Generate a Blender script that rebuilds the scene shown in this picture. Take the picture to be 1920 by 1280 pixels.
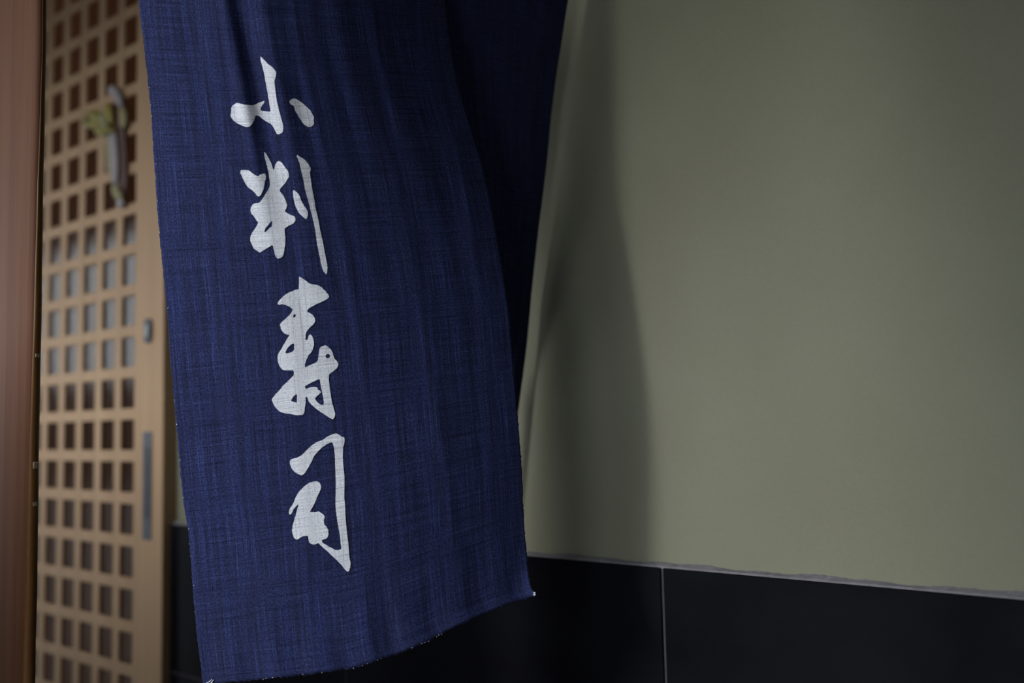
import bpy, bmesh, math, random
import numpy as np
from mathutils import Vector, Matrix
from mathutils.geometry import delaunay_2d_cdt

for o in list(bpy.data.objects):
    bpy.data.objects.remove(o)
scene = bpy.context.scene
C = scene.collection
random.seed(4)
rng = np.random.default_rng(7)

# ------------------------------------------------------------------ camera
# world: x runs along the plaster wall, y goes into it, z is up (metres)
FPX = 1867.0                       # 35 mm lens on a 1920 px wide frame
P = 0.0852                         # lattice pitch of the sliding door
EYE = 1.024
YAW, PITCH, ROLL = 0.7079, 0.0828, -0.0227
_f = np.array([-math.sin(YAW) * math.cos(PITCH), math.cos(YAW) * math.cos(PITCH), math.sin(PITCH)])
_r = np.array([math.cos(YAW), math.sin(YAW), 0.0])
_u = np.cross(_r, _f)
CR = math.cos(ROLL) * _r + math.sin(ROLL) * _u
CU = -math.sin(ROLL) * _r + math.cos(ROLL) * _u
CF = _f
ORG = np.array([0, 0, EYE])

cam_d = bpy.data.cameras.new('camera')
cam = bpy.data.objects.new('camera', cam_d)
C.objects.link(cam)
cam_d.sensor_width = 36.0
cam_d.lens = 36.0 * FPX / 1920.0
cam_d.clip_start = 0.01
cam.matrix_world = Matrix(((CR[0], CU[0], -CF[0], 0), (CR[1], CU[1], -CF[1], 0), (CR[2], CU[2], -CF[2], EYE), (0, 0, 0, 1)))
cam_d.dof.use_dof = True
cam_d.dof.focus_distance = 1.11
cam_d.dof.aperture_fstop = 2.1
scene.camera = cam

# ------------------------------------------------------------------ sky, light, exposure
w = bpy.data.worlds.new('overcast_sky')
scene.world = w
w.use_nodes = True
w.node_tree.nodes['Background'].inputs[0].default_value = (0.86, 0.93, 1.0, 1)
w.node_tree.nodes['Background'].inputs[1].default_value = 4.3

# tall bright gap between the houses across the lane
gap = bpy.data.lights.new('street_gap_light', 'AREA')
gap.shape = 'RECTANGLE'
gap.size, gap.size_y = 0.55, 6.0
gap.energy = 680
gap.color = (1.0, 0.98, 0.96)
gob = bpy.data.objects.new('street_gap_light', gap)
C.objects.link(gob)
_gp = Vector((-0.95 - 0.297 * 7.5, 0.6 - 0.955 * 7.5, 5.4))
gob.location = _gp
gob.rotation_euler = (Vector((-0.85, 0.85, 1.1)) - _gp).to_track_quat('-Z', 'Z').to_euler()

scene.view_settings.view_transform = 'Standard'
scene.view_settings.look = 'None'
scene.view_settings.gamma = 1.0
scene.view_settings.use_curve_mapping = False
scene.view_settings.exposure = 0.0


# ------------------------------------------------------------------ helpers
def ray(px, py):
    px = np.asarray(px, float); py = np.asarray(py, float)
    return ((px - 960) / FPX)[..., None] * CR + ((640 - py) / FPX)[..., None] * CU + CF


def at_depth(px, py, z):
    return ORG + ray(px, py) * np.asarray(z, float)[..., None]


def on_y(px, py, y):
    d = ray(px, py)
    return ORG + d * (y / d[..., 1])[..., None]


def mesh_obj(name, verts, faces, mat, parent=None, smooth=False, uv=None):
    me = bpy.data.meshes.new(name)
    me.from_pydata([tuple(map(float, v)) for v in verts], [], [tuple(map(int, f)) for f in faces])
    me.update()
    if smooth:
        me.polygons.foreach_set('use_smooth', [True] * len(me.polygons))
    if uv is not None:
        l = me.uv_layers.new(name='cloth')
        vi = np.empty(len(me.loops), int); me.loops.foreach_get('vertex_index', vi)
        l.data.foreach_set('uv', np.asarray(uv, float)[vi].ravel())
    if mat: me.materials.append(mat)
    o = bpy.data.objects.new(name, me)
    C.objects.link(o)
    if parent: o.parent = parent
    return o


def bm_obj(name, bm, mat, parent=None, smooth=False):
    me = bpy.data.meshes.new(name)
    bm.to_mesh(me); bm.free()
    if smooth:
        me.polygons.foreach_set('use_smooth', [True] * len(me.polygons))
    if mat: me.materials.append(mat)
    o = bpy.data.objects.new(name, me)
    C.objects.link(o)
    if parent: o.parent = parent
    return o


def box_bm(x0, x1, y0, y1, z0, z1, bevel=0.0, seg=2):
    bm = bmesh.new()
    bmesh.ops.create_cube(bm, size=1.0)
    for v in bm.verts:
        v.co = Vector(((x0 + x1) / 2 + v.co.x * (x1 - x0), (y0 + y1) / 2 + v.co.y * (y1 - y0), (z0 + z1) / 2 + v.co.z * (z1 - z0)))
    if bevel > 0:
        bmesh.ops.bevel(bm, geom=list(bm.edges), offset=bevel, segments=seg, affect='EDGES', profile=0.5)
    return bm


def box(name, x0, x1, y0, y1, z0, z1, mat, parent=None, bevel=0.0, seg=2):
    return bm_obj(name, box_bm(x0, x1, y0, y1, z0, z1, bevel, seg), mat, parent)


def empty(name, loc):
    o = bpy.data.objects.new(name, None)
    C.objects.link(o)
    o.location = loc
    o.empty_display_size = 0.05
    return o


def adopt(parent, *kids):
    """parent without moving (parents here are unrotated Empties)"""
    for k in kids:
        k.parent = parent
        k.matrix_parent_inverse = Matrix.Translation(-Vector(parent.location))


def tag(o, label=None, cat=None, group=None, kind=None):
    if label: o['label'] = label
    if cat: o['category'] = cat
    if group: o['group'] = group
    if kind: o['kind'] = kind
    return o


# ------------------------------------------------------------------ materials
class NT:
    def __init__(self, name):
        self.m = bpy.data.materials.new(name)
        self.m.use_nodes = True
        self.t = self.m.node_tree
        self.b = self.t.nodes['Principled BSDF']

    def n(self, typ, **kw):
        nd = self.t.nodes.new(typ)
        for k, v in kw.items():
            if k.startswith('i_'):
                key = k[2:].replace('_', ' ')
                nd.inputs[key].default_value = v
            else:
                setattr(nd, k, v)
        return nd

    def l(self, a, b):
        self.t.links.new(a, b)

    def ramp(self, fac, stops, interp='LINEAR'):
        r = self.n('ShaderNodeValToRGB')
        r.color_ramp.interpolation = interp
        el = r.color_ramp.elements
        while len(el) < len(stops): el.new(0.5)
        for e, (p, c) in zip(el, stops):
            e.position = p
            e.color = (*c, 1) if len(c) == 3 else c
        self.l(fac, r.inputs[0])
        return r.outputs[0]

    def coords(self, kind='Object', scale=(1, 1, 1), rot=(0, 0, 0)):
        tc = self.n('ShaderNodeTexCoord')
        mp = self.n('ShaderNodeMapping')
        mp.inputs['Scale'].default_value = scale
        mp.inputs['Rotation'].default_value = rot
        self.l(tc.outputs[kind], mp.inputs[0])
        return mp.outputs[0]

    def noise(self, vec, scale, detail=3, rough=0.5, dist=0.0):
        nz = self.n('ShaderNodeTexNoise')
        nz.inputs['Scale'].default_value = scale
        nz.inputs['Detail'].default_value = detail
        nz.inputs['Roughness'].default_value = rough
        nz.inputs['Distortion'].default_value = dist
        self.l(vec, nz.inputs['Vector'])
        return nz.outputs['Fac']

    def math(self, op, a, b=None, clamp=False):
        m = self.n('ShaderNodeMath', operation=op, use_clamp=clamp)
        for i, x in enumerate((a, b)):
            if x is None: continue
            if isinstance(x, (int, float)): m.inputs[i].default_value = x
            else: self.l(x, m.inputs[i])
        return m.outputs[0]

    def mix(self, fac, a, b, mode='MIX'):
        m = self.n('ShaderNodeMix', data_type='RGBA', blend_type=mode)
        for i, x in ((0, fac), (6, a), (7, b)):
            if isinstance(x, (int, float)): m.inputs[i].default_value = x
            elif isinstance(x, tuple): m.inputs[i].default_value = (*x, 1)
            else: self.l(x, m.inputs[i])
        return m.outputs[2]

    def bump(self, h, strength=0.3, dist=0.001):
        b = self.n('ShaderNodeBump')
        b.inputs['Strength'].default_value = strength
        b.inputs['Distance'].default_value = dist
        self.l(h, b.inputs['Height'])
        self.l(b.outputs[0], self.b.inputs['Normal'])

    def set(self, **kw):
        for k, v in kw.items():
            key = k.replace('_', ' ')
            s = self.b.inputs[key]
            if hasattr(v, 'links') or hasattr(v, 'is_linked'): self.l(v, s)
            elif isinstance(v, tuple): s.default_value = (*v, 1)
            else: s.default_value = v


def cloth_material(name, dyed):
    """slub linen: UV is in metres, u along the weft, v along the warp"""
    k = NT(name)
    warp_c = k.coords('UV', (900, 10, 1))
    warp_w = k.coords('UV', (150, 4.5, 1))
    weft_c = k.coords('UV', (14, 900, 1))
    weft_w = k.coords('UV', (9, 190, 1))
    n_wa = k.noise(warp_c, 1.0, 3, 0.6)
    n_wb = k.noise(warp_w, 1.0, 3, 0.6)
    n_fa = k.noise(weft_c, 1.0, 3, 0.6)
    n_fb = k.noise(weft_w, 1.0, 3, 0.6)
    fleck = k.noise(k.coords('UV', (650, 650, 1)), 1.0, 2, 0.7)
    sp1 = k.noise(k.coords('UV', (850, 330, 1)), 1.0, 1, 0.5)
    sp2 = k.noise(k.coords('UV', (330, 850, 1)), 1.0, 1, 0.5)
    speck = k.math('ADD', k.math('MULTIPLY', sp1, 0.5), k.math('MULTIPLY', sp2, 0.5))
    sep = k.n('ShaderNodeSeparateXYZ')
    k.l(k.coords('UV'), sep.inputs[0])
    # over-under weave, about 0.9 threads per millimetre, wandering a little
    wob = k.noise(k.coords('UV', (60, 60, 1)), 1.0, 2)
    u = k.math('ADD', k.math('MULTIPLY', sep.outputs[0], 2 * math.pi * 820), k.math('MULTIPLY', wob, 9.0))
    v = k.math('ADD', k.math('MULTIPLY', sep.outputs[1], 2 * math.pi * 760), k.math('MULTIPLY', wob, 9.0))
    su, sv = k.math('SINE', u), k.math('SINE', v)
    if dyed:
        a = k.math('ADD', k.math('MULTIPLY', n_wb, 0.55), k.math('MULTIPLY', n_wa, 0.45))
        base = k.ramp(a, [(0.30, (0.0145, 0.0165, 0.042)), (0.50, (0.0200, 0.0270, 0.088)), (0.68, (0.026, 0.040, 0.142))])
        b = k.math('ADD', k.math('MULTIPLY', n_fb, 0.3), k.math('MULTIPLY', n_fa, 0.7))
        shade = k.ramp(b, [(0.34, (0.70, 0.70, 0.73)), (0.52, (1, 1, 1)), (0.68, (1.3, 1.27, 1.24))])
        col = k.mix(1.0, base, shade, 'MULTIPLY')
        col = k.mix(1.0, col, k.ramp(speck, [(0.34, (0.45, 0.45, 0.55)), (0.5, (1, 1, 1)), (0.66, (1.75, 1.6, 1.4))]), 'MULTIPLY')
        col = k.mix(1.0, col, k.ramp(n_wa, [(0.34, (0.62, 0.62, 0.66)), (0.44, (1, 1, 1)), (0.58, (1, 1, 1)), (0.68, (1.7, 1.65, 1.5))]), 'MULTIPLY')
        col = k.mix(1.0, col, k.ramp(n_fa, [(0.33, (0.50, 0.50, 0.55)), (0.42, (1, 1, 1)), (0.60, (1, 1, 1)), (0.68, (1.5, 1.45, 1.35))]), 'MULTIPLY')
        fl = k.ramp(fleck, [(0.70, (0, 0, 0)), (0.78, (0.05, 0.055, 0.09))])
        col = k.mix(1.0, col, fl, 'ADD')
    else:
        gaps = k.math('MAXIMUM', k.math('POWER', k.math('ABSOLUTE', su), 6.0), k.math('POWER', k.math('ABSOLUTE', sv), 6.0))
        ga = k.math('MULTIPLY', gaps, k.math('ADD', n_wb, -0.2), True)
        base = k.ramp(k.math('ADD', k.math('MULTIPLY', n_fa, 0.5), k.math('MULTIPLY', n_wa, 0.5)),
                      [(0.36, (0.73, 0.76, 0.85)), (0.5, (0.84, 0.875, 0.945)), (0.64, (0.92, 0.95, 0.985))])
        col = k.mix(k.math('MULTIPLY', ga, 0.8, True), base, (0.30, 0.31, 0.42))
        col = k.mix(1.0, col, k.ramp(speck, [(0.34, (0.70, 0.72, 0.76)), (0.50, (1, 1, 1))]), 'MULTIPLY')
        col = k.mix(1.0, col, k.ramp(n_wa, [(0.55, (1, 1, 1)), (0.64, (0.66, 0.67, 0.72))]), 'MULTIPLY')
        col = k.mix(1.0, col, k.ramp(n_fa, [(0.34, (0.68, 0.69, 0.74)), (0.43, (1, 1, 1)), (0.58, (1, 1, 1)), (0.66, (1.18, 1.18, 1.16))]), 'MULTIPLY')
        slub = k.ramp(n_wb, [(0.62, (1, 1, 1)), (0.70, (0.78, 0.76, 0.76))])
        col = k.mix(1.0, col, slub, 'MULTIPLY')
    h = k.math('ADD', k.math('MULTIPLY', su, 0.25), k.math('MULTIPLY', sv, 0.25))
    h = k.math('ADD', h, k.math('ADD', k.math('MULTIPLY', n_fa, 1.6), k.math('MULTIPLY', n_wa, 1.6)))
    k.bump(h, 0.35, 0.0006)
    k.set(Base_Color=col, Roughness=0.9, Specular_IOR_Level=0.12)
    k.b.inputs['Sheen Weight'].default_value = 0.12 if dyed else 0.05
    k.b.inputs['Sheen Roughness'].default_value = 0.4
    k.b.inputs['Sheen Tint'].default_value = (0.45, 0.55, 0.9, 1)
    return k.m


def plain(name, col, rough=0.6, metal=0.0, spec=0.4, var=0.12, sc=30):
    k = NT(name)
    c = k.noise(k.coords('Object'), sc, 3)
    lo = tuple(x * (1 - var) for x in col); hi = tuple(x * (1 + var) for x in col)
    k.set(Base_Color=k.ramp(c, [(0.3, lo), (0.7, hi)]), Roughness=rough, Metallic=metal, Specular_IOR_Level=spec)
    return k.m


M = {}
M['indigo'] = cloth_material('indigo_linen', True)
M['white_cloth'] = cloth_material('undyed_linen', False)

k = NT('olive_plaster')
c1 = k.noise(k.coords('Object'), 2.2, 4, 0.55)
c2 = k.noise(k.coords('Object'), 260, 3, 0.6)
base = k.ramp(c1, [(0.3, (0.160, 0.161, 0.114)), (0.7, (0.192, 0.194, 0.145))])
fine = k.ramp(c2, [(0.35, (0.97, 0.97, 0.97)), (0.65, (1.02, 1.02, 1.02))])
k.set(Base_Color=k.mix(1.0, base, fine, 'MULTIPLY'), Roughness=0.92, Specular_IOR_Level=0.15)
k.bump(c2, 0.15, 0.0006)
M['plaster'] = k.m

k = NT('black_tile')
c1 = k.noise(k.coords('Object'), 9, 4, 0.6)
k.set(Base_Color=k.ramp(c1, [(0.3, (0.004, 0.004, 0.006)), (0.7, (0.007, 0.0075, 0.010))]), Roughness=0.22, Specular_IOR_Level=0.05)
k.bump(k.noise(k.coords('Object'), 60, 3), 0.08, 0.001)
M['tile'] = k.m

k = NT('grout')
c1 = k.noise(k.coords('Object'), 120, 3)
k.set(Base_Color=k.ramp(c1, [(0.3, (0.105, 0.102, 0.112)), (0.7, (0.155, 0.151, 0.163))]), Roughness=0.9)
M['mortar'] = k.m
M['grout'] = plain('dark_grey_grout', (0.050, 0.048, 0.062), 0.9, 0.0, 0.2, 0.15, 120)


def wood(name, cols, rough, spec, axis_scale=(60, 60, 1.2), bump=0.12):
    k = NT(name)
    v = k.coords('Object', axis_scale)
    g = k.noise(v, 1.0, 4, 0.6, 0.4)
    g2 = k.noise(k.coords('Object', (axis_scale[0] * 5, axis_scale[1] * 5, axis_scale[2] * 2)), 1.0, 2, 0.5)
    a = k.math('ADD', k.math('MULTIPLY', g, 0.75), k.math('MULTIPLY', g2, 0.25))
    k.set(Base_Color=k.ramp(a, [(0.3, cols[0]), (0.5, cols[1]), (0.7, cols[2])]), Roughness=rough, Specular_IOR_Level=spec)
    k.bump(a, bump, 0.001)
    return k.m


M['post_wood'] = wood('varnished_red_brown_wood', ((0.070, 0.029, 0.0150), (0.088, 0.038, 0.0205), (0.106, 0.048, 0.027)), 0.6, 0.06)
M['post_edge'] = wood('worn_orange_wood_edge', ((0.085, 0.034, 0.006), (0.115, 0.048, 0.009), (0.15, 0.068, 0.014)), 0.4, 0.35)
M['door_wood'] = wood('pale_cedar', ((0.23, 0.142, 0.075), (0.28, 0.178, 0.098), (0.32, 0.212, 0.122)), 0.6, 0.25, (40, 40, 1.5), 0.08)
M['soffit'] = wood('dark_eave_boards', ((0.035, 0.024, 0.016), (0.055, 0.038, 0.026), (0.08, 0.055, 0.038)), 0.7, 0.2, (2, 30, 30))
M['bamboo'] = wood('brown_bamboo', ((0.20, 0.13, 0.06), (0.27, 0.18, 0.085), (0.33, 0.23, 0.12)), 0.4, 0.4)
M['interior'] = wood('dark_interior_wood', ((0.16, 0.065, 0.030), (0.21, 0.09, 0.045), (0.26, 0.12, 0.06)), 0.7, 0.2)


M['metal'] = plain('dull_grey_metal', (0.060, 0.064, 0.075), 0.5, 0.3, 0.2)
M['metal_dark'] = plain('dark_grey_metal', (0.030, 0.032, 0.038), 0.5, 0.3, 0.2)
M['metal_pale'] = plain('pale_satin_metal', (0.13, 0.15, 0.145), 0.5, 0.3, 0.3)
M['leaf'] = plain('yellow_green_leaf', (0.15, 0.125, 0.012), 0.6, var=0.5, sc=40)
M['leaf_pale'] = plain('pale_dry_leaf', (0.17, 0.15, 0.07), 0.7, var=0.2)
M['paper'] = plain('white_paper', (0.22, 0.20, 0.205), 0.8, var=0.06)
M['tag_wood'] = plain('red_brown_tag', (0.045, 0.012, 0.005), 0.6, var=0.25)
M['chip'] = plain('pale_paint_chip', (0.26, 0.20, 0.14), 0.7)
M['stone'] = plain('grey_paving', (0.09, 0.09, 0.088), 0.85, var=0.2, sc=8)
M['house'] = plain('lane_house_front', (0.055, 0.045, 0.038), 0.85, var=0.1, sc=2)

k = NT('door_glass')
k.t.nodes.remove(k.b)
out = [n for n in k.t.nodes if n.type == 'OUTPUT_MATERIAL'][0]
gl = k.n('ShaderNodeBsdfGlossy'); gl.inputs['Roughness'].default_value = 0.10
gl.inputs['Color'].default_value = (0.95, 0.97, 1, 1)
tr = k.n('ShaderNodeBsdfTransparent'); tr.inputs[0].default_value = (0.75, 0.74, 0.72, 1)
fr = k.n('ShaderNodeFresnel'); fr.inputs[0].default_value = 1.55
mx = k.n('ShaderNodeMixShader')
k.l(k.math('MULTIPLY', fr.outputs[0], 0.075, True), mx.inputs[0]); k.l(tr.outputs[0], mx.inputs[1]); k.l(gl.outputs[0], mx.inputs[2])
k.l(mx.outputs[0], out.inputs[0])
M['glass'] = k.m

# ------------------------------------------------------------------ the setting
Y_TILE = 12.396 * P                # tile face
Y_PLAS = Y_TILE + 0.012            # plaster face
Y_DOOR = 12.197 * P                # face of the lattice
Z_TILE = 0.8445
Z_EAVE = 2.60
EAVE_Y, EAVE_Z = -0.62, 2.10
DOOR_R = float(on_y(np.array(306.0), np.array(850.0), Y_DOOR)[0])
DOOR_L = DOOR_R - 0.92
WING_X = 0.34

tag(box('floor', -32, 4, -10, 2.6, -0.10, 0.0, M['stone']), 'grey paved ground of the passage and the lane', 'floor', kind='structure')
# unseen eave, sloped low at its outer edge to darken the wall top
ev = [(x, y, z) for x in (-9.0, 1.6) for (y, z) in ((2.6, Z_EAVE + 0.28), (Y_PLAS, Z_EAVE), (EAVE_Y, EAVE_Z), (EAVE_Y, EAVE_Z + 0.10), (Y_PLAS, Z_EAVE + 0.14), (2.6, Z_EAVE + 0.42))]
tag(mesh_obj('ceiling', ev, [(0, 1, 7, 6), (1, 2, 8, 7), (2, 3, 9, 8), (3, 4, 10, 9), (4, 5, 11, 10), (5, 0, 6, 11), (5, 4, 3, 2, 1, 0), (6, 7, 8, 9, 10, 11)], M['soffit']),
    'unseen dark boarded eave, sloped low to shade the wall top', 'ceiling', kind='structure')
wb = tag(box('wall_back', DOOR_R - 0.03, WING_X, Y_PLAS, Y_PLAS + 0.13, 0.0, Z_EAVE, M['plaster']),
         'olive plaster wall above a dado of black tiles', 'wall', kind='structure')
tag(box('wall_left', -5.0, DOOR_L + 0.03, Y_PLAS, Y_PLAS + 0.13, 0.0, Z_EAVE, M['plaster']), 'olive plaster wall beyond the sliding door', 'wall', kind='structure')
tag(box('wall_right_blocker', WING_X, WING_X + 0.12, -2.0, Y_PLAS + 0.13, 0.0, Z_EAVE, M['soffit']), 'added unseen dark boarded wall cutting light from the right', 'wall', kind='structure')  # out of view, added to dim light arriving from the right
tag(box('wall_inner_side', DOOR_L - 0.45, DOOR_L - 0.40, Y_PLAS + 0.13, 1.75, 0.0, Z_EAVE, M['interior']), 'dark wooden side partition inside the shop', 'wall', kind='structure')
tag(box('wall_interior', DOOR_L - 0.6, DOOR_R + 0.6, 1.75, 1.80, 0.0, Z_EAVE, M['interior']), 'dark wooden partition inside the shop', 'wall', kind='structure')
tag(box('wall_lintel', DOOR_L + 0.03, DOOR_R - 0.03, Y_PLAS, Y_PLAS + 0.13, 2.27, Z_EAVE, M['plaster']), 'olive plaster above the sliding door', 'wall', kind='structure')
tag(box('shade_post', -0.80, -0.62, -0.60, -0.46, 0.0, 2.10, M['post_wood'], None, 0.004), 'added unseen timber post shading the right of the wall', 'post', kind='structure')  # unseen, put in to keep the gap light off the wall's right
tag(box('wall_low_blocker', -3.2, -1.20, 0.06, 0.12, 0.0, 1.20, M['soffit']), 'added unseen low dark screen shading the foot of the door', 'wall', kind='structure')  # unseen, added to darken the lower door and upright
tag(box('wall_street', -32, 4, -9.2, -9.0, 0.0, 2.2, M['house']), 'added unseen low wall across the lane, cutting sky from the pane reflections', 'wall', kind='structure')  # unseen, height set to block low sky in the lower pane reflections

# added warm fill light to brown the interior behind the panes
il = bpy.data.lights.new('interior_fill', 'POINT'); il.energy = 1.7; il.color = (1.0, 0.62, 0.32); il.shadow_soft_size = 0.08
ilo = bpy.data.objects.new('interior_fill', il); C.objects.link(ilo); ilo.location = (DOOR_R - 0.5, 1.35, 2.35)

# dado: grout bed and single tiles
bed = box('grout_bed', DOOR_R - 0.03, WING_X, Y_TILE + 0.0025, Y_PLAS, 0.0, Z_TILE - 0.001, M['grout'], wb)
TW, TH, G = 0.600, 0.2815, 0.0042
edges = [-7.88 * P + TW * i for i in range(-2, 3)]
for r in range(3):
    for i in range(len(edges)):
        x0 = edges[i]; x1 = x0 + TW
        x0 = max(x0 + G / 2, DOOR_R - 0.03); x1 = min(x1 - G / 2, WING_X - 0.001)
        if x1 - x0 < 0.01: continue
        z1 = Z_TILE - r * TH - (G / 2 if r else 0); z0 = Z_TILE - (r + 1) * TH + G / 2
        dy = random.uniform(-0.0004, 0.0004)
        box('tile', x0, x1, Y_TILE + dy, Y_PLAS - 0.001, max(z0, 0.001), z1, M['tile'], wb, 0.0008, 1)
# ragged mortar line smeared along the top of the tiles
vs, fs = [], []
xs = np.arange(DOOR_R - 0.02, WING_X, 0.004)
hh = 0.0040 + 0.0010 * np.sin(xs * 37) + 0.0008 * np.sin(xs * 91 + 1) + rng.normal(0, 0.0003, len(xs))
for x, h in zip(xs, hh):
    vs += [(x, Y_TILE + 0.0015, Z_TILE - 0.001), (x, Y_TILE + 0.003, Z_TILE + 0.0022), (x, Y_PLAS - 0.0016, Z_TILE + h), (x, Y_PLAS + 0.001, Z_TILE + h + 0.0012), (x, Y_PLAS + 0.001, Z_TILE - 0.001)]
for i in range(len(xs) - 1):
    for j in range(4):
        a = i * 5 + j; fs.append((a, a + 5, a + 6, a + 1))
fs += [(4, 3, 2, 1, 0)]; b5 = (len(xs) - 1) * 5; fs += [tuple(b5 + j for j in range(5))]
tag(mesh_obj('mortar_line', vs, fs, M['mortar'], wb), 'ragged grey mortar line along the tile top')

# ------------------------------------------------------------------ lattice sliding door
door = tag(empty('door_1', (DOOR_R - 0.46, Y_DOOR + 0.015, 0.0)), 'pale wooden lattice sliding door with glass panes', 'door', kind='structure')
D0, D1 = Y_DOOR, Y_DOOR + 0.030
S0, Q, Z0 = -26.286 * P, 0.9856 * P, EYE + 11.3125 * P
HOLE = 0.7258 * P
BARW = 0.0275
I0, I1 = -2, 21
C0 = -4
zt, zb = Z0 - I0 * P, Z0 - I1 * P - HOLE
hole_r = S0 + 4 * Q
kids = []
kids.append(box('stile', hole_r, DOOR_R, D0 - 0.001, D1, 0.012, zt + 0.075, M['door_wood'], None, 0.0015))
xl = S0 + C0 * Q - (Q - BARW)
kids.append(box('stile', DOOR_L, xl, D0 - 0.001, D1, 0.012, zt + 0.075, M['door_wood'], None, 0.0015))
kids.append(box('top_rail', xl, hole_r, D0, D1, zt, zt + 0.075, M['door_wood'], None, 0.001))
kids.append(box('bottom_rail', xl, hole_r, D0, D1, 0.012, zb, M['door_wood'], None, 0.001))
for c in range(C0, 4):
    x = S0 + c * Q
    kids.append(box('lattice_bar', x, x + BARW, D0 + 0.0006, D0 + 0.0032, zb, zt, M['door_wood'], None, 0.001, 1))
for i in range(I0 + 1, I1 + 1):
    z = Z0 - i * P
    kids.append(box('lattice_rail', xl, hole_r, D0, D0 + 0.0030, z, z + P - HOLE, M['door_wood'], None, 0.001, 1))
kids.append(box('pane', xl, hole_r, D0 + 0.0036, D0 + 0.0066, zb, zt, M['glass'], None))
# lock escutcheon
p = on_y(np.array([280.0]), np.array([620.0]), D0)[0]


def rounded_plate(name, cx, cz, wx, hz, y0, y1, mat, rad):
    bm = bmesh.new()
    vs = []
    for qx, qz, a0 in ((1, 1, 0), (-1, 1, 90), (-1, -1, 180), (1, -1, 270)):
        for s in range(6):
            a = math.radians(a0 + 90 * s / 5)
            vs.append(bm.verts.new((cx + qx * (wx / 2 - rad) + rad * math.cos(a), y1, cz + qz * (hz / 2 - rad) + rad * math.sin(a))))
    f = bm.faces.new(vs)
    r = bmesh.ops.extrude_face_region(bm, geom=[f])
    for v in r['geom']:
        if isinstance(v, bmesh.types.BMVert): v.co.y = y0
    bmesh.ops.recalc_face_normals(bm, faces=bm.faces)
    return bm_obj(name, bm, mat)


lock = rounded_plate('lock_plate', p[0], p[2], 0.030, 0.050, D0 - 0.004, D0 - 0.0005, M['metal_dark'], 0.011)
lk = rounded_plate('lock_cylinder', p[0], p[2], 0.017, 0.026, D0 - 0.007, D0 - 0.0035, M['metal_pale'], 0.0080)
kids.append(lock)
# long recessed finger pull
p1 = on_y(np.array([278.0]), np.array([809.0]), D0)[0]; p2 = on_y(np.array([276.5]), np.array([1012.0]), D0)[0]
cx, cz, hz = (p1[0] + p2[0]) / 2, (p1[2] + p2[2]) / 2, p1[2] - p2[2]
pull = rounded_plate('finger_pull', cx, cz, 0.034, hz, D0 - 0.0022, D0 - 0.0003, M['metal'], 0.003)
dish = rounded_plate('pull_recess', cx, cz + 0.005, 0.022, hz * 0.66, D0 - 0.0030, D0 - 0.0010, M['metal_dark'], 0.003)
kids.append(pull)
adopt(door, *kids)
adopt(lock, lk); lk.matrix_parent_inverse = Matrix.Identity(4)
adopt(pull, dish); dish.matrix_parent_inverse = Matrix.Identity(4)


# ------------------------------------------------------------------ hanging charm on the door
def slab(name, pts, y, thick, mat, bulge=0.0):
    """closed outline (pixels, on the plane y) given thickness and a swollen middle"""
    pts = np.array(pts, float)
    for _ in range(2):
        q = np.empty((len(pts) * 2, 2)); nx = np.roll(pts, -1, 0)
        q[0::2] = pts * .75 + nx * .25; q[1::2] = pts * .25 + nx * .75
        pts = q
    w3 = on_y(pts[:, 0], pts[:, 1], y)
    c = w3.mean(0)
    n = len(w3)
    ring = lambda s, yy: [(c[0] + (a[0] - c[0]) * s, yy, c[2] + (a[2] - c[2]) * s) for a in w3]
    vs = ring(1, y) + ring(1, y - thick * .5) + ring(0.6, y - thick * .5 - bulge) + [(c[0], y - thick * .5 - bulge * 1.2, c[2])]
    fs = [tuple(range(n))[::-1]]
    for k2 in range(2):
        for i in range(n):
            j = (i + 1) % n
            fs.append((k2 * n + i, k2 * n + j, (k2 + 1) * n + j, (k2 + 1) * n + i))
    for i in range(n): fs.append((2 * n + i, 2 * n + (i + 1) % n, 3 * n))
    return mesh_obj(name, vs, fs, mat, None, True)


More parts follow.
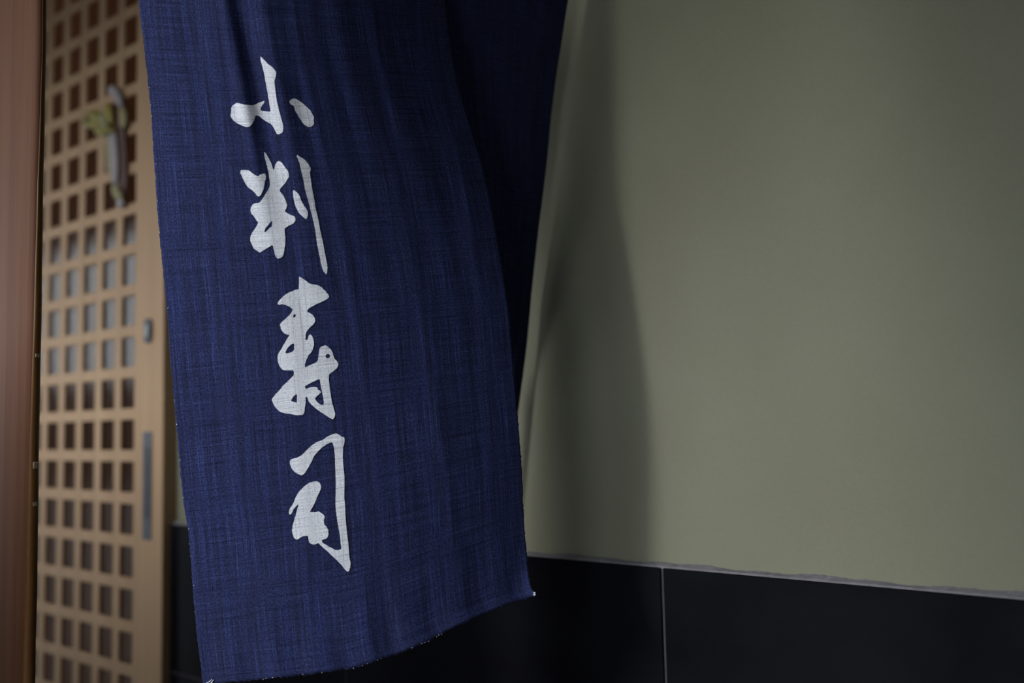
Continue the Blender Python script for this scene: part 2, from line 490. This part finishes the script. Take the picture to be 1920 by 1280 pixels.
ch = tag(empty('door_charm', tuple(on_y(np.array(222.0), np.array(270.0), D0 - 0.006))),
         'small hanging charm of yellow-green leaves and white paper on the lattice door', 'charm')
parts = [
    slab('wooden_tag', [(214, 188), (229, 186), (236, 240), (240, 320), (239, 372), (226, 372), (222, 320), (219, 250)], D0 - 0.004, 0.006, M['tag_wood'], 0.001),
    slab('paper_twist', [(203, 168), (212, 158), (221, 166), (229, 180), (233, 200), (228, 204), (220, 196), (215, 180), (206, 178)], D0 - 0.009, 0.006, M['paper'], 0.003),
    slab('pale_leaf', [(224, 200), (232, 198), (239, 215), (238, 236), (231, 243), (225, 232)], D0 - 0.009, 0.004, M['leaf_pale'], 0.002),
    slab('paper_strip', [(203, 246), (216, 243), (221, 270), (223, 310), (221, 348), (211, 350), (209, 310), (206, 275)], D0 - 0.0105, 0.004, M['paper'], 0.002),
    slab('pale_leaf', [(198, 250), (208, 252), (211, 300), (208, 326), (200, 322), (198, 285)], D0 - 0.0080, 0.003, M['leaf_pale'], 0.001),
    slab('dry_tail', [(209, 346), (220, 346), (229, 362), (232, 374), (224, 376), (213, 370)], D0 - 0.0105, 0.004, M['leaf_pale'], 0.002),
    slab('paper_knot', [(222, 375), (228, 370), (234, 378), (232, 388), (222, 389), (219, 382)], D0 - 0.009, 0.006, M['paper'], 0.002),
    slab('leaf', [(151, 230), (162, 220), (180, 221), (200, 228), (214, 238), (204, 246), (184, 244), (166, 240)], D0 - 0.009, 0.004, M['leaf'], 0.003),
    slab('leaf', [(160, 214), (172, 205), (188, 208), (202, 220), (208, 232), (194, 232), (176, 226)], D0 - 0.012, 0.004, M['leaf'], 0.003),
    slab('leaf', [(176, 246), (188, 240), (206, 238), (218, 240), (212, 250), (198, 256), (184, 255)], D0 - 0.013, 0.004, M['leaf'], 0.003),
    slab('leaf', [(196, 202), (203, 192), (210, 200), (213, 220), (210, 236), (202, 228), (197, 216)], D0 - 0.014, 0.004, M['leaf'], 0.003),
    slab('pale_leaf', [(186, 214), (194, 206), (199, 222), (204, 240), (196, 242), (189, 230)], D0 - 0.0155, 0.003, M['leaf_pale'], 0.002),
]
adopt(ch, *parts)

# ------------------------------------------------------------------ timber post beside the curtain
pc = on_y(np.array(79.0), np.array(800.0), 0.505)
PX1, PY1 = float(pc[0]), 0.505
PW, PD = 0.17, 0.014
prof = [(PX1 - 0.010 + 0.010 * math.sin(t), PY1 - PD / 2 + PD / 2 * math.cos(t)) for t in np.linspace(math.pi, 0, 13)]
prof += [(PX1 - PW + 0.001, PY1), (PX1 - PW, PY1 - 0.001), (PX1 - PW, PY1 - PD + 0.001), (PX1 - PW + 0.001, PY1 - PD)]
NPR = len(prof)
post = tag(empty('timber_post', (PX1 - PW / 2, PY1 - PD / 2, 0)), 'red-brown varnished timber upright with a worn orange edge', 'post')
nz = 420
zz = np.linspace(0.0, 2.40, nz)


def chip(z):
    s = 0.0
    for zc, wd, am in ((0.985, 0.006, 0.0016), (0.905, 0.004, 0.001), (1.36, 0.01, 0.0012), (1.10, 0.004, 0.0012), (0.93, 0.005, 0.0014)):
        s += am * math.exp(-((z - zc) / wd) ** 2)
    return s


rows = []
for z in zz:
    wv = 0.0005 * math.sin(z * 23) + 0.0003 * math.sin(z * 61)
    rows.append([(a + (wv if 0 < i < 12 else 0), b, z) for i, (a, b) in enumerate(prof)])


def skin(idx, close):
    vs, fs = [], []
    m = len(idx)
    for r in rows: vs += [r[i] for i in idx]
    for a in range(nz - 1):
        for j in range(m if close else m - 1):
            j2 = (j + 1) % m
            fs.append((a * m + j, a * m + j2, (a + 1) * m + j2, (a + 1) * m + j))
    return vs, fs


v1, f1 = skin(list(range(NPR)), True)
f1 += [tuple(range(NPR))[::-1], tuple((nz - 1) * NPR + i for i in range(NPR))]
shaft = mesh_obj('shaft', v1, f1, M['post_wood'], None, True)
# lighter worn nose: bare wood along the rounded edge, broader low down where hands brush it, chipped here and there
vs, fs = [], []
K = 11
for z in zz:
    e = chip(z)
    t0 = math.pi * (0.52 + 0.40 * min(1, max(0, (1.45 - z) / 0.75)))
    wv = 0.0005 * math.sin(z * 23) + 0.0003 * math.sin(z * 61)
    for t in np.linspace(t0, 0.0, K - 1):
        g = 0.0004
        vs.append((PX1 - 0.010 + (0.010 + g) * math.sin(t) + wv, PY1 - PD / 2 + (PD / 2 + g) * math.cos(t), z))
    vs.append((PX1 - 0.012, PY1 - PD / 2, z))
for a in range(nz - 1):
    for j in range(K):
        j2 = (j + 1) % K
        fs.append((a * K + j, a * K + j2, (a + 1) * K + j2, (a + 1) * K + j))
fs += [tuple(range(K))[::-1], tuple((nz - 1) * K + i for i in range(K))]
arris = tag(mesh_obj('worn_edge', vs, fs, M['post_edge'], None, True), 'lighter worn orange corner')
chips = []
for py, hh_, wd in ((872, 0.0075, 0.0022), (945, 0.005, 0.0018), (580, 0.005, 0.0016), (666, 0.004, 0.0020)):
    q = on_y(np.array(77.0), np.array(float(py)), PY1 - 0.004)
    c_ = bm_obj('paint_chip', box_bm(PX1 - 0.0015, PX1 + wd * .5, PY1 - 0.009, PY1 - 0.004, q[2] - hh_ / 2, q[2] + hh_ / 2, 0.0008, 2), M['chip'])
    chips.append(c_)
adopt(post, shaft, arris, *chips)


# ------------------------------------------------------------------ the noren curtain
def curve(pts):
    pts = np.array(pts, float)
    y, x = pts[:, 1], pts[:, 0]
    m = np.gradient(x, y)

    def f(q):
        q = np.asarray(q, float)
        i = np.clip(np.searchsorted(y, q) - 1, 0, len(y) - 2)
        h = y[i + 1] - y[i]; t = (q - y[i]) / h
        tc = np.clip(t, 0, 1)
        h00 = 2 * tc ** 3 - 3 * tc ** 2 + 1; h10 = tc ** 3 - 2 * tc ** 2 + tc
        h01 = -2 * tc ** 3 + 3 * tc ** 2; h11 = tc ** 3 - tc ** 2
        r = h00 * x[i] + h10 * h * m[i] + h01 * x[i + 1] + h11 * h * m[i + 1]
        r += np.where(t < 0, (q - y[0]) * m[0], 0) + np.where(t > 1, (q - y[-1]) * m[-1], 0)
        return r
    return f


E1L = curve([(246, -380), (252, -180), (260, 0), (273, 109), (282, 197), (290, 315), (299, 437), (311, 560), (321, 691), (331, 800), (344, 940), (353, 998), (362, 1105), (369, 1185), (381, 1284)])
E1R = curve([(800, -300), (818, -130), (836, 20), (850, 117), (869, 199), (897, 288), (926, 417), (940, 497), (953, 581), (963, 699), (972, 797), (978, 881), (984, 1000), (987.5, 1034), (992, 1080), (997, 1103), (1006, 1116)])
YL0, YL1 = -372.0, 1284.0
YR0, YR1 = -268.0, 1116.0
HEM = np.array([(0, 0), (0.19, .028), (0.315, .045), (0.447, .06), (0.573, .055), (0.662, .045), (0.769, .022), (0.888, 0.004), (1, 0)])


def p1_px(u, v):
    yl = YL0 + (YL1 - YL0) * v; yr = YR0 + (YR1 - YR0) * v
    xl, xr = E1L(yl), E1R(yr)
    hem = np.interp(u, HEM[:, 0], HEM[:, 1]) * 1.0
    sag = hem * 700 * np.clip((v - 0.55) / 0.45, 0, 1) ** 2
    lin = 4 * u * (1 - u)
    return xl + (xr - xl) * u, yl + (yr - yl) * u + sag * 1.05 - 0 * lin


folds = []
for j in range(26):
    folds.append((rng.uniform(0.02, 0.98), rng.uniform(0.012, 0.04), rng.uniform(-1, 1) * 0.0010, rng.uniform(-0.10, 0.16), rng.uniform(0.0, 1.0), rng.uniform(0.25, 0.6)))
BIG = [(0.335, 0.030, 0.0060, 0.18, 0.28, 0.17), (0.285, 0.022, -0.0035, 0.15, 0.28, 0.2), (0.41, 0.03, -0.004, 0.15, 0.25, 0.2),
       (0.16, 0.05, 0.0035, 0.12, 0.22, 0.25), (0.54, 0.018, 0.0012, 0.05, 1.0, 0.10), (0.47, 0.016, -0.0009, 0.06, 1.0, 0.09),
       (0.60, 0.03, 0.0018, 0.22, 0.3, 0.2), (0.72, 0.03, 0.0016, 0.22, 0.34, 0.2), (0.83, 0.03, 0.0014, 0.2, 0.38, 0.2)]


def p1_z(u, v):
    s = np.clip(v, 0, 1)
    k_ = np.clip((s - 0.22) / 0.55, 0, 1); k_ = k_ * k_ * (3 - 2 * k_)
    right = 1.185 - 0.044 * k_
    mid = 1.062 + 0.015 * k_
    left = 1.092 + 0.0 * s
    # quadratic through left (u=0), mid (u=.45), right (u=1)
    d1 = mid - left; d2 = right - left
    c = (d1 - 0.45 * d2) / (0.2025 - 0.45); b = d2 - c
    z = left + b * u + c * u * u
    for (u0, wd, am, sl, vc, vw) in BIG + folds:
        z = z + am * np.exp(-((u - u0 - sl * (v - 0.25)) / wd) ** 2) * np.exp(-((v - vc) / vw) ** 2)
    # corner flick at lower right and ripple along the hem
    z = z - 0.012 * np.clip((u - 0.93) / 0.07, 0, 1) ** 2 * np.clip((v - 0.93) / 0.07, 0, 1) ** 2
    z = z + 0.0016 * np.sin(u * 46 + 0.6) * np.clip((v - 0.86) / 0.14, 0, 1) ** 2
    return z


W_CLOTH, H_CLOTH = 0.385, 1.0
NU, NV = 200, 320
ug, vg = np.meshgrid(np.linspace(0, 1, NU), np.linspace(0, 1, NV))
gx, gy = p1_px(ug, vg)
# slightly frayed free edges
fr = np.zeros_like(gx); fr[:, 0] = rng.normal(0, 0.5, NV); fr[:, -1] = rng.normal(0, 0.5, NV)
gx = gx + fr
gy[-1, :] += rng.normal(0, 0.9, NU)
gz = p1_z(ug, vg)
V1 = at_depth(gx, gy, gz).reshape(-1, 3)


def grid_faces(nu, nv):
    return [(j * nu + i, (j + 1) * nu + i, (j + 1) * nu + i + 1, j * nu + i + 1) for j in range(nv - 1) for i in range(nu - 1)]


noren = tag(empty('noren_curtain', tuple(at_depth(np.array(560.0), np.array(1270.0), np.array(1.08)))),
            'indigo linen shop curtain with white brush lettering hanging in split panels', 'curtain')


def thicken(o, t=0.0006):
    m = o.modifiers.new('thickness', 'SOLIDIFY'); m.thickness = t; m.offset = -1 if False else 0
    return o


panel1 = thicken(mesh_obj('panel', V1, grid_faces(NU, NV), M['indigo'], None, True, np.stack([ug.ravel() * W_CLOTH, -vg.ravel() * H_CLOTH], -1)))
tag(panel1, 'front panel bearing the lettering')

# second panel, joined along the top, blown back towards the wall
E2R = curve([(1098, -170), (1085, -100), (1065, 0), (1054, 70), (1043, 140), (1034, 211), (1026, 297), (1010, 427), (999, 525), (987, 652), (975, 745), (958, 860), (935, 980), (915, 1070)])
NU2, NV2 = 90, 200
u2, v2 = np.meshgrid(np.linspace(0, 1, NU2), np.linspace(0, 1, NV2))
yl = YR0 + (1075 - YR0) * v2; yr = -165 + (1045 + 165) * v2
xr2 = E2R(yr)
xl2 = E1R(yl) - 6 - 150 * np.clip(v2 - 0.15, 0, 1) ** 1.2
x2 = xl2 + (xr2 - xl2) * u2; y2 = yl + (yr - yl) * u2
zl2 = 1.190 + 0.15 * np.clip((v2 - 0.12) / 0.6, 0, 1) ** 1.1
zr2 = 1.325 + 0.045 * np.clip(v2 / 0.6, 0, 1)
z2 = zl2 + (zr2 - zl2) * (0.55 * u2 + 0.45 * u2 ** 2)
for j in range(9):
    u0, wd, am = rng.uniform(0, 1), rng.uniform(0.03, 0.09), rng.uniform(-1, 1) * 0.002
    z2 = z2 + am * np.exp(-((u2 - u0) / wd) ** 2)
panel2 = thicken(mesh_obj('panel', at_depth(x2, y2, z2).reshape(-1, 3), grid_faces(NU2, NV2), M['indigo'], None, True,
                          np.stack([u2.ravel() * 0.38 + 0.5, -v2.ravel() * H_CLOTH], -1)))
tag(panel2, 'plain panel blown back in shade')


# ---- lettering: resist-dyed white characters that follow the cloth
def tr(ox, oy, s, pts):
    return [(ox + x * s, oy + y * s) for x, y in pts]


A = (400, 80, 280 / 1629); B = (400, 270, 280 / 1378); CC = (460, 500, 240 / 1024); DD = (500, 790, 220 / 939)
ko_main = [(515, 150), (545, 180), (600, 235), (650, 275), (680, 310), (685, 330), (680, 370), (668, 410), (672, 480), (680, 560), (695, 640), (715, 730), (740, 820), (758, 890), (762, 930), (758, 965), (740, 988), (708, 1000), (695, 995), (670, 950), (650, 910), (625, 885), (580, 860), (540, 835), (510, 808), (480, 790), (460, 795), (450, 820), (440, 855), (425, 880), (405, 905), (375, 918), (340, 915), (300, 898), (255, 875), (215, 845), (195, 815), (187, 790), (195, 755), (193, 715), (205, 695), (230, 672), (255, 657), (300, 668), (350, 678), (400, 682), (440, 682), (475, 665), (500, 652), (530, 645), (556, 633), (552, 655), (535, 680), (520, 705), (515, 725), (525, 742), (560, 748), (625, 750), (615, 690), (600, 600), (585, 510), (570, 420), (555, 340), (535, 260), (515, 190)]
ko_dot = [(830, 650), (835, 630), (875, 607), (895, 610), (930, 632), (975, 660), (1020, 705), (1055, 735), (1080, 775), (1095, 815), (1093, 860), (1097, 885), (1085, 905), (1055, 918), (1015, 910), (985, 890), (960, 850), (920, 790), (895, 740), (880, 695), (860, 680), (840, 668)]
han_dot = [(248, 258), (258, 242), (285, 241), (310, 240), (335, 248), (360, 268), (385, 285), (412, 298), (430, 282), (452, 276), (468, 270), (483, 285), (485, 310), (475, 350), (470, 385), (462, 420), (445, 455), (430, 480), (412, 483), (398, 470), (380, 445), (350, 420), (318, 398), (300, 370), (280, 330), (260, 290)]
han_main = [(470, 72), (490, 95), (510, 130), (530, 170), (545, 210), (556, 240), (565, 215), (572, 185), (585, 165), (605, 157), (625, 165), (645, 190), (665, 218), (685, 245), (697, 280), (695, 305), (680, 330), (665, 355), (640, 385), (622, 405), (612, 430), (630, 455), (650, 485), (665, 515), (678, 550), (680, 575), (668, 600), (660, 618), (680, 635), (720, 655), (748, 668), (758, 690), (752, 715), (735, 735), (700, 750), (668, 770), (658, 785), (662, 830), (665, 880), (663, 930), (655, 970), (648, 1015), (635, 1040), (598, 1058), (578, 1040), (565, 1005), (555, 960), (543, 930), (520, 945), (480, 970), (445, 990), (430, 1000), (405, 985), (375, 965), (355, 925), (342, 895), (342, 850), (352, 825), (375, 795), (395, 765), (415, 725), (395, 700), (372, 665), (348, 635), (343, 605), (350, 575), (375, 548), (405, 545), (430, 535), (455, 500), (490, 450), (515, 405), (522, 370), (518, 330), (510, 270), (500, 220), (485, 160), (470, 110)]
han_hole = [(470, 805), (480, 780), (505, 745), (525, 722), (542, 712), (543, 750), (520, 775), (495, 800), (480, 812)]
han_short = [(732, 435), (745, 427), (765, 438), (785, 462), (800, 495), (815, 530), (835, 565), (860, 600), (870, 630), (870, 665), (862, 688), (845, 685), (820, 665), (790, 635), (770, 600), (752, 550), (740, 500)]
han_long = [(768, 115), (778, 100), (800, 118), (835, 140), (865, 170), (885, 200), (898, 225), (892, 270), (900, 330), (912, 410), (925, 480), (940, 570), (955, 640), (972, 710), (985, 790), (1000, 860), (1018, 940), (1030, 1010), (1045, 1090), (1053, 1130), (1050, 1180), (1043, 1200), (1030, 1190), (1010, 1160), (998, 1120), (985, 1060), (970, 980), (955, 900), (940, 800), (925, 720), (905, 640), (885, 560), (865, 490), (845, 410), (830, 330), (812, 250), (795, 170), (782, 140)]
su_main = [(432, 78), (450, 88), (480, 108), (505, 130), (530, 140), (575, 145), (610, 165), (640, 195), (662, 222), (670, 242), (645, 262), (605, 282), (560, 302), (520, 325), (497, 345), (498, 362), (525, 375), (550, 400), (560, 425), (555, 445), (535, 470), (505, 495), (488, 525), (480, 560), (482, 588), (498, 578), (508, 550), (520, 540), (535, 555), (545, 580), (550, 610), (545, 645), (530, 680), (505, 710), (488, 745), (477, 780), (478, 803), (510, 790), (545, 775), (575, 758), (583, 735), (585, 700), (592, 660), (605, 640), (640, 627), (660, 640), (690, 670), (702, 700), (712, 735), (735, 755), (745, 775), (740, 800), (715, 825), (680, 850), (668, 870), (668, 910), (675, 970), (685, 1040), (698, 1100), (712, 1150), (718, 1175), (712, 1205), (700, 1217), (670, 1205), (630, 1178), (580, 1145), (540, 1110), (510, 1080), (495, 1045), (483, 1042), (483, 1090), (475, 1130), (472, 1165), (455, 1185), (410, 1187), (360, 1175), (310, 1172), (265, 1150), (235, 1115), (220, 1085), (212, 1065), (225, 1040), (260, 1000), (300, 955), (345, 910), (385, 870), (388, 845), (382, 828), (340, 827), (300, 825), (275, 795), (260, 760), (257, 725), (262, 695), (285, 665), (305, 630), (325, 590), (345, 560), (352, 543), (330, 540), (310, 530), (285, 500), (283, 480), (275, 462), (300, 435), (335, 405), (365, 370), (378, 345), (370, 330), (340, 315), (305, 300), (280, 302), (265, 303), (258, 290), (275, 265), (310, 230), (360, 200), (400, 185), (425, 178), (428, 140), (430, 105)]
su_holes = [[(380, 400), (385, 385), (400, 376), (403, 395), (390, 405)],
            [(322, 685), (328, 665), (350, 635), (370, 618), (388, 613), (392, 640), (390, 665), (370, 682), (345, 690), (330, 693)],
            [(660 + 18 * math.cos(a * math.pi / 5), 715 + 18 * math.sin(a * math.pi / 5)) for a in range(10)],
            [(480, 970), (478, 955), (510, 935), (550, 915), (585, 898), (597, 905), (602, 940), (612, 990), (620, 1040), (627, 1080), (627, 1100), (612, 1105), (590, 1095), (570, 1075), (557, 1055), (570, 1035), (595, 1015), (607, 1003), (598, 990), (582, 985), (578, 968), (560, 960), (525, 962), (500, 972), (485, 978)],
            [(366, 1075), (375, 1050), (390, 1030), (405, 1020), (413, 1022), (413, 1050), (410, 1085), (395, 1082)]]
shi_main = [(188, 310), (205, 298), (240, 290), (280, 268), (320, 230), (360, 192), (400, 165), (440, 150), (480, 125), (515, 106), (555, 95), (580, 105), (605, 122), (622, 130), (622, 170), (612, 210), (610, 280), (612, 350), (622, 430), (622, 520), (622, 610), (628, 700), (632, 780), (640, 860), (650, 950), (658, 1030), (663, 1090), (672, 1130), (668, 1170), (658, 1197), (640, 1198), (625, 1180), (600, 1150), (565, 1112), (530, 1080), (500, 1050), (460, 1015), (425, 985), (415, 972), (390, 982), (365, 982), (340, 968), (335, 940), (330, 912), (305, 915), (275, 925), (255, 940), (235, 943), (218, 930), (208, 905), (203, 870), (208, 830), (220, 790), (232, 750), (245, 700), (255, 660), (235, 678), (215, 700), (205, 725), (188, 745), (180, 735), (183, 705), (200, 675), (220, 640), (235, 600), (260, 560), (300, 520), (340, 490), (380, 480), (405, 478), (425, 495), (435, 520), (430, 550), (410, 590), (395, 630), (375, 670), (355, 705), (348, 722), (385, 725), (415, 718), (440, 735), (460, 752), (465, 770), (457, 790), (460, 820), (480, 845), (493, 870), (493, 900), (488, 925), (465, 940), (440, 948), (445, 965), (480, 990), (520, 1012), (555, 1028), (595, 1022), (592, 980), (588, 930), (578, 860), (565, 800), (555, 730), (550, 640), (553, 540), (552, 440), (548, 340), (545, 260), (540, 210), (530, 175), (515, 166), (480, 182), (440, 210), (405, 245), (380, 275), (360, 320), (335, 365), (310, 410), (280, 430), (250, 420), (220, 400), (195, 365), (185, 335)]


def inverse(px, py):
    u = np.full(len(px), 0.4); v = (py - YL0) / (YL1 - YL0)
    for _ in range(25):
        x, y = p1_px(u, v)
        e = 1e-4
        xu, yu = p1_px(u + e, v); xv, yv = p1_px(u, v + e)
        a, b, c, d = (xu - x) / e, (xv - x) / e, (yu - y) / e, (yv - y) / e
        det = a * d - b * c
        u = u + (d * (px - x) - b * (py - y)) / det
        v = v + (-c * (px - x) + a * (py - y)) / det
    return u, v


def inside(p, poly):
    x, y = p; r = False; n = len(poly)
    for i in range(n):
        x1, y1 = poly[i]; x2_, y2_ = poly[i - 1]
        if (y1 > y) != (y2_ > y) and x < (x2_ - x1) * (y - y1) / (y2_ - y1) + x1: r = not r
    return r


def smooth_poly(pts):
    out = []
    n = len(pts)
    for i in range(n):
        p0, p1, p2, p3 = (np.array(pts[(i + j) % n]) for j in (-1, 0, 1, 2))
        out.append(tuple(p1))
        m = (-p0 + 9 * p1 + 9 * p2 - p3) / 16
        lim = (p1 + p2) / 2
        out.append(tuple(lim + (m - lim) * 0.6))
    return out


def glyph(label, shapes):
    pts, eds, polys = [], [], []
    for outer, holes in shapes:
        rings = [smooth_poly(outer)] + [smooth_poly(h) for h in holes]
        polys.append(rings)
        for rg in rings:
            b0 = len(pts)
            # frayed dye boundary: the edge steps from thread to thread
            pts += [(x + random.gauss(0, 0.22), y + random.gauss(0, 0.22)) for x, y in rg]
            eds += [(b0 + i, b0 + (i + 1) % len(rg)) for i in range(len(rg))]
        xs = [p_[0] for p_ in rings[0]]; ys = [p_[1] for p_ in rings[0]]
        gxx = np.arange(min(xs) + 2, max(xs), 5.0); gyy = np.arange(min(ys) + 2, max(ys), 5.0)
        for a in gxx:
            for b in gyy:
                if inside((a, b), rings[0]) and not any(inside((a, b), h) for h in rings[1:]):
                    pts.append((float(a), float(b)))
    co, _, tri, *_r2 = delaunay_2d_cdt([Vector(q) for q in pts], eds, [], 0, 1e-4)
    keep = []
    for t in tri:
        c = (sum(co[i][0] for i in t) / 3, sum(co[i][1] for i in t) / 3)
        if any(inside(c, rg[0]) and not any(inside(c, h) for h in rg[1:]) for rg in polys):
            keep.append(tuple(t))
    px = np.array([c[0] for c in co]); py = np.array([c[1] for c in co])
    u, v = inverse(px, py)
    z = p1_z(u, v) - 0.0009
    pos = at_depth(px, py, z)
    # consistent winding: face the lane
    fs = []
    for t in keep:
        n = np.cross(pos[t[1]] - pos[t[0]], pos[t[2]] - pos[t[0]])
        fs.append(t if n @ (ORG - pos[t[0]]) > 0 else t[::-1])
    o = mesh_obj('lettering', pos, fs, M['white_cloth'], None, True, np.stack([u * W_CLOTH, -v * H_CLOTH], -1))
    return tag(o, label)


g1 = glyph('white brush character of one stroke and two dots', [(tr(*A, ko_main), []), (tr(*A, ko_dot), [])])
g2 = glyph('white brush character with a long right stroke', [(tr(*B, han_dot), []), (tr(*B, han_main), [tr(*B, han_hole)]), (tr(*B, han_short), []), (tr(*B, han_long), [])])
g3 = glyph('white brush character with stacked strokes', [(tr(*CC, su_main), [tr(*CC, h) for h in su_holes])])
g4 = glyph('white brush character with hooked outer stroke', [(tr(*DD, shi_main), [])])

# loose thread ends at the hem corners and edges
vs, fs = [], []


def thread(px, py, dx, dy, wd=0.5):
    px0 = np.array([px - wd, px + wd, px + dx + wd * .6, px + dx - wd * .6]); py0 = np.array([py, py + wd * .4, py + dy + wd * .3, py + dy])
    u, v = inverse(px0, py0)
    z = p1_z(np.clip(u, 0, 1), np.clip(v, 0, 1)) - 0.0014
    b0 = len(vs)
    for zz_ in (z, z - 0.0005): vs.extend(at_depth(px0, py0, zz_))
    for f in ((0, 1, 2, 3), (7, 6, 5, 4), (0, 4, 5, 1), (1, 5, 6, 2), (2, 6, 7, 3), (3, 7, 4, 0)): fs.append(tuple(b0 + i for i in f))


for j in range(9): thread(1001 + random.uniform(-3, 1), 1114 + random.uniform(-4, 2), random.uniform(1, 4), random.uniform(-3, 3), 0.8)
for j in range(5): thread(387 + random.uniform(-4, 10), 1281 + random.uniform(-3, 1), random.uniform(4, 9), random.uniform(-7, -3), 0.7)
for j in range(28):
    u = random.random(); x, y = p1_px(np.array([u]), np.array([1.0]))
    thread(float(x[0]), float(y[0]) - 1, random.uniform(-1, 3), random.uniform(-2, 2.5), 0.5)
for j in range(46):
    v = random.uniform(0.25, 1.0); x, y = p1_px(np.array([0.0]), np.array([v]))
    thread(float(x[0]) + 0.5, float(y[0]), random.uniform(-2, 3), random.uniform(-2, 1), 0.4)
threads = tag(mesh_obj('thread_ends', vs, fs, M['white_cloth']), 'loose pale thread ends along the edges', kind='stuff')
adopt(noren, panel1, panel2, g1, g2, g3, g4, threads)

# rod that carries the curtain, from the post to the wall
ra = at_depth(gx[0, 0], gy[0, 0], gz[0, 0]); rb = at_depth(x2[0, -1], y2[0, -1], z2[0, -1])
a = Vector(ra); b = Vector(rb); a.z = b.z = max(float(V1[:, 2].max()), float(b.z)) + 0.0140
dirv = (b - a).normalized()
tw = (Y_PLAS - b.y) / dirv.y
end = b + dirv * (tw - 0.001)
start = a - dirv * 0.10
bm = bmesh.new()
L = (end - start).length
bmesh.ops.create_cone(bm, segments=20, radius1=0.012, radius2=0.012, depth=L, cap_ends=True)
bmesh.ops.transform(bm, matrix=Matrix.Translation((start + end) / 2) @ dirv.to_track_quat('Z', 'Y').to_matrix().to_4x4(), verts=bm.verts)
rod = bm_obj('curtain_rod', bm, M['bamboo'], None, True)
tag(rod, 'brown bamboo rod carrying the indigo curtain', 'rod')
print('DOOR_R', DOOR_R, 'post', PX1, 'rod', start, end, 'panel z', V1[:, 2].min(), V1[:, 2].max(), 'width', np.linalg.norm(np.diff(at_depth(gx, gy, gz)[200], axis=0), axis=1).sum())
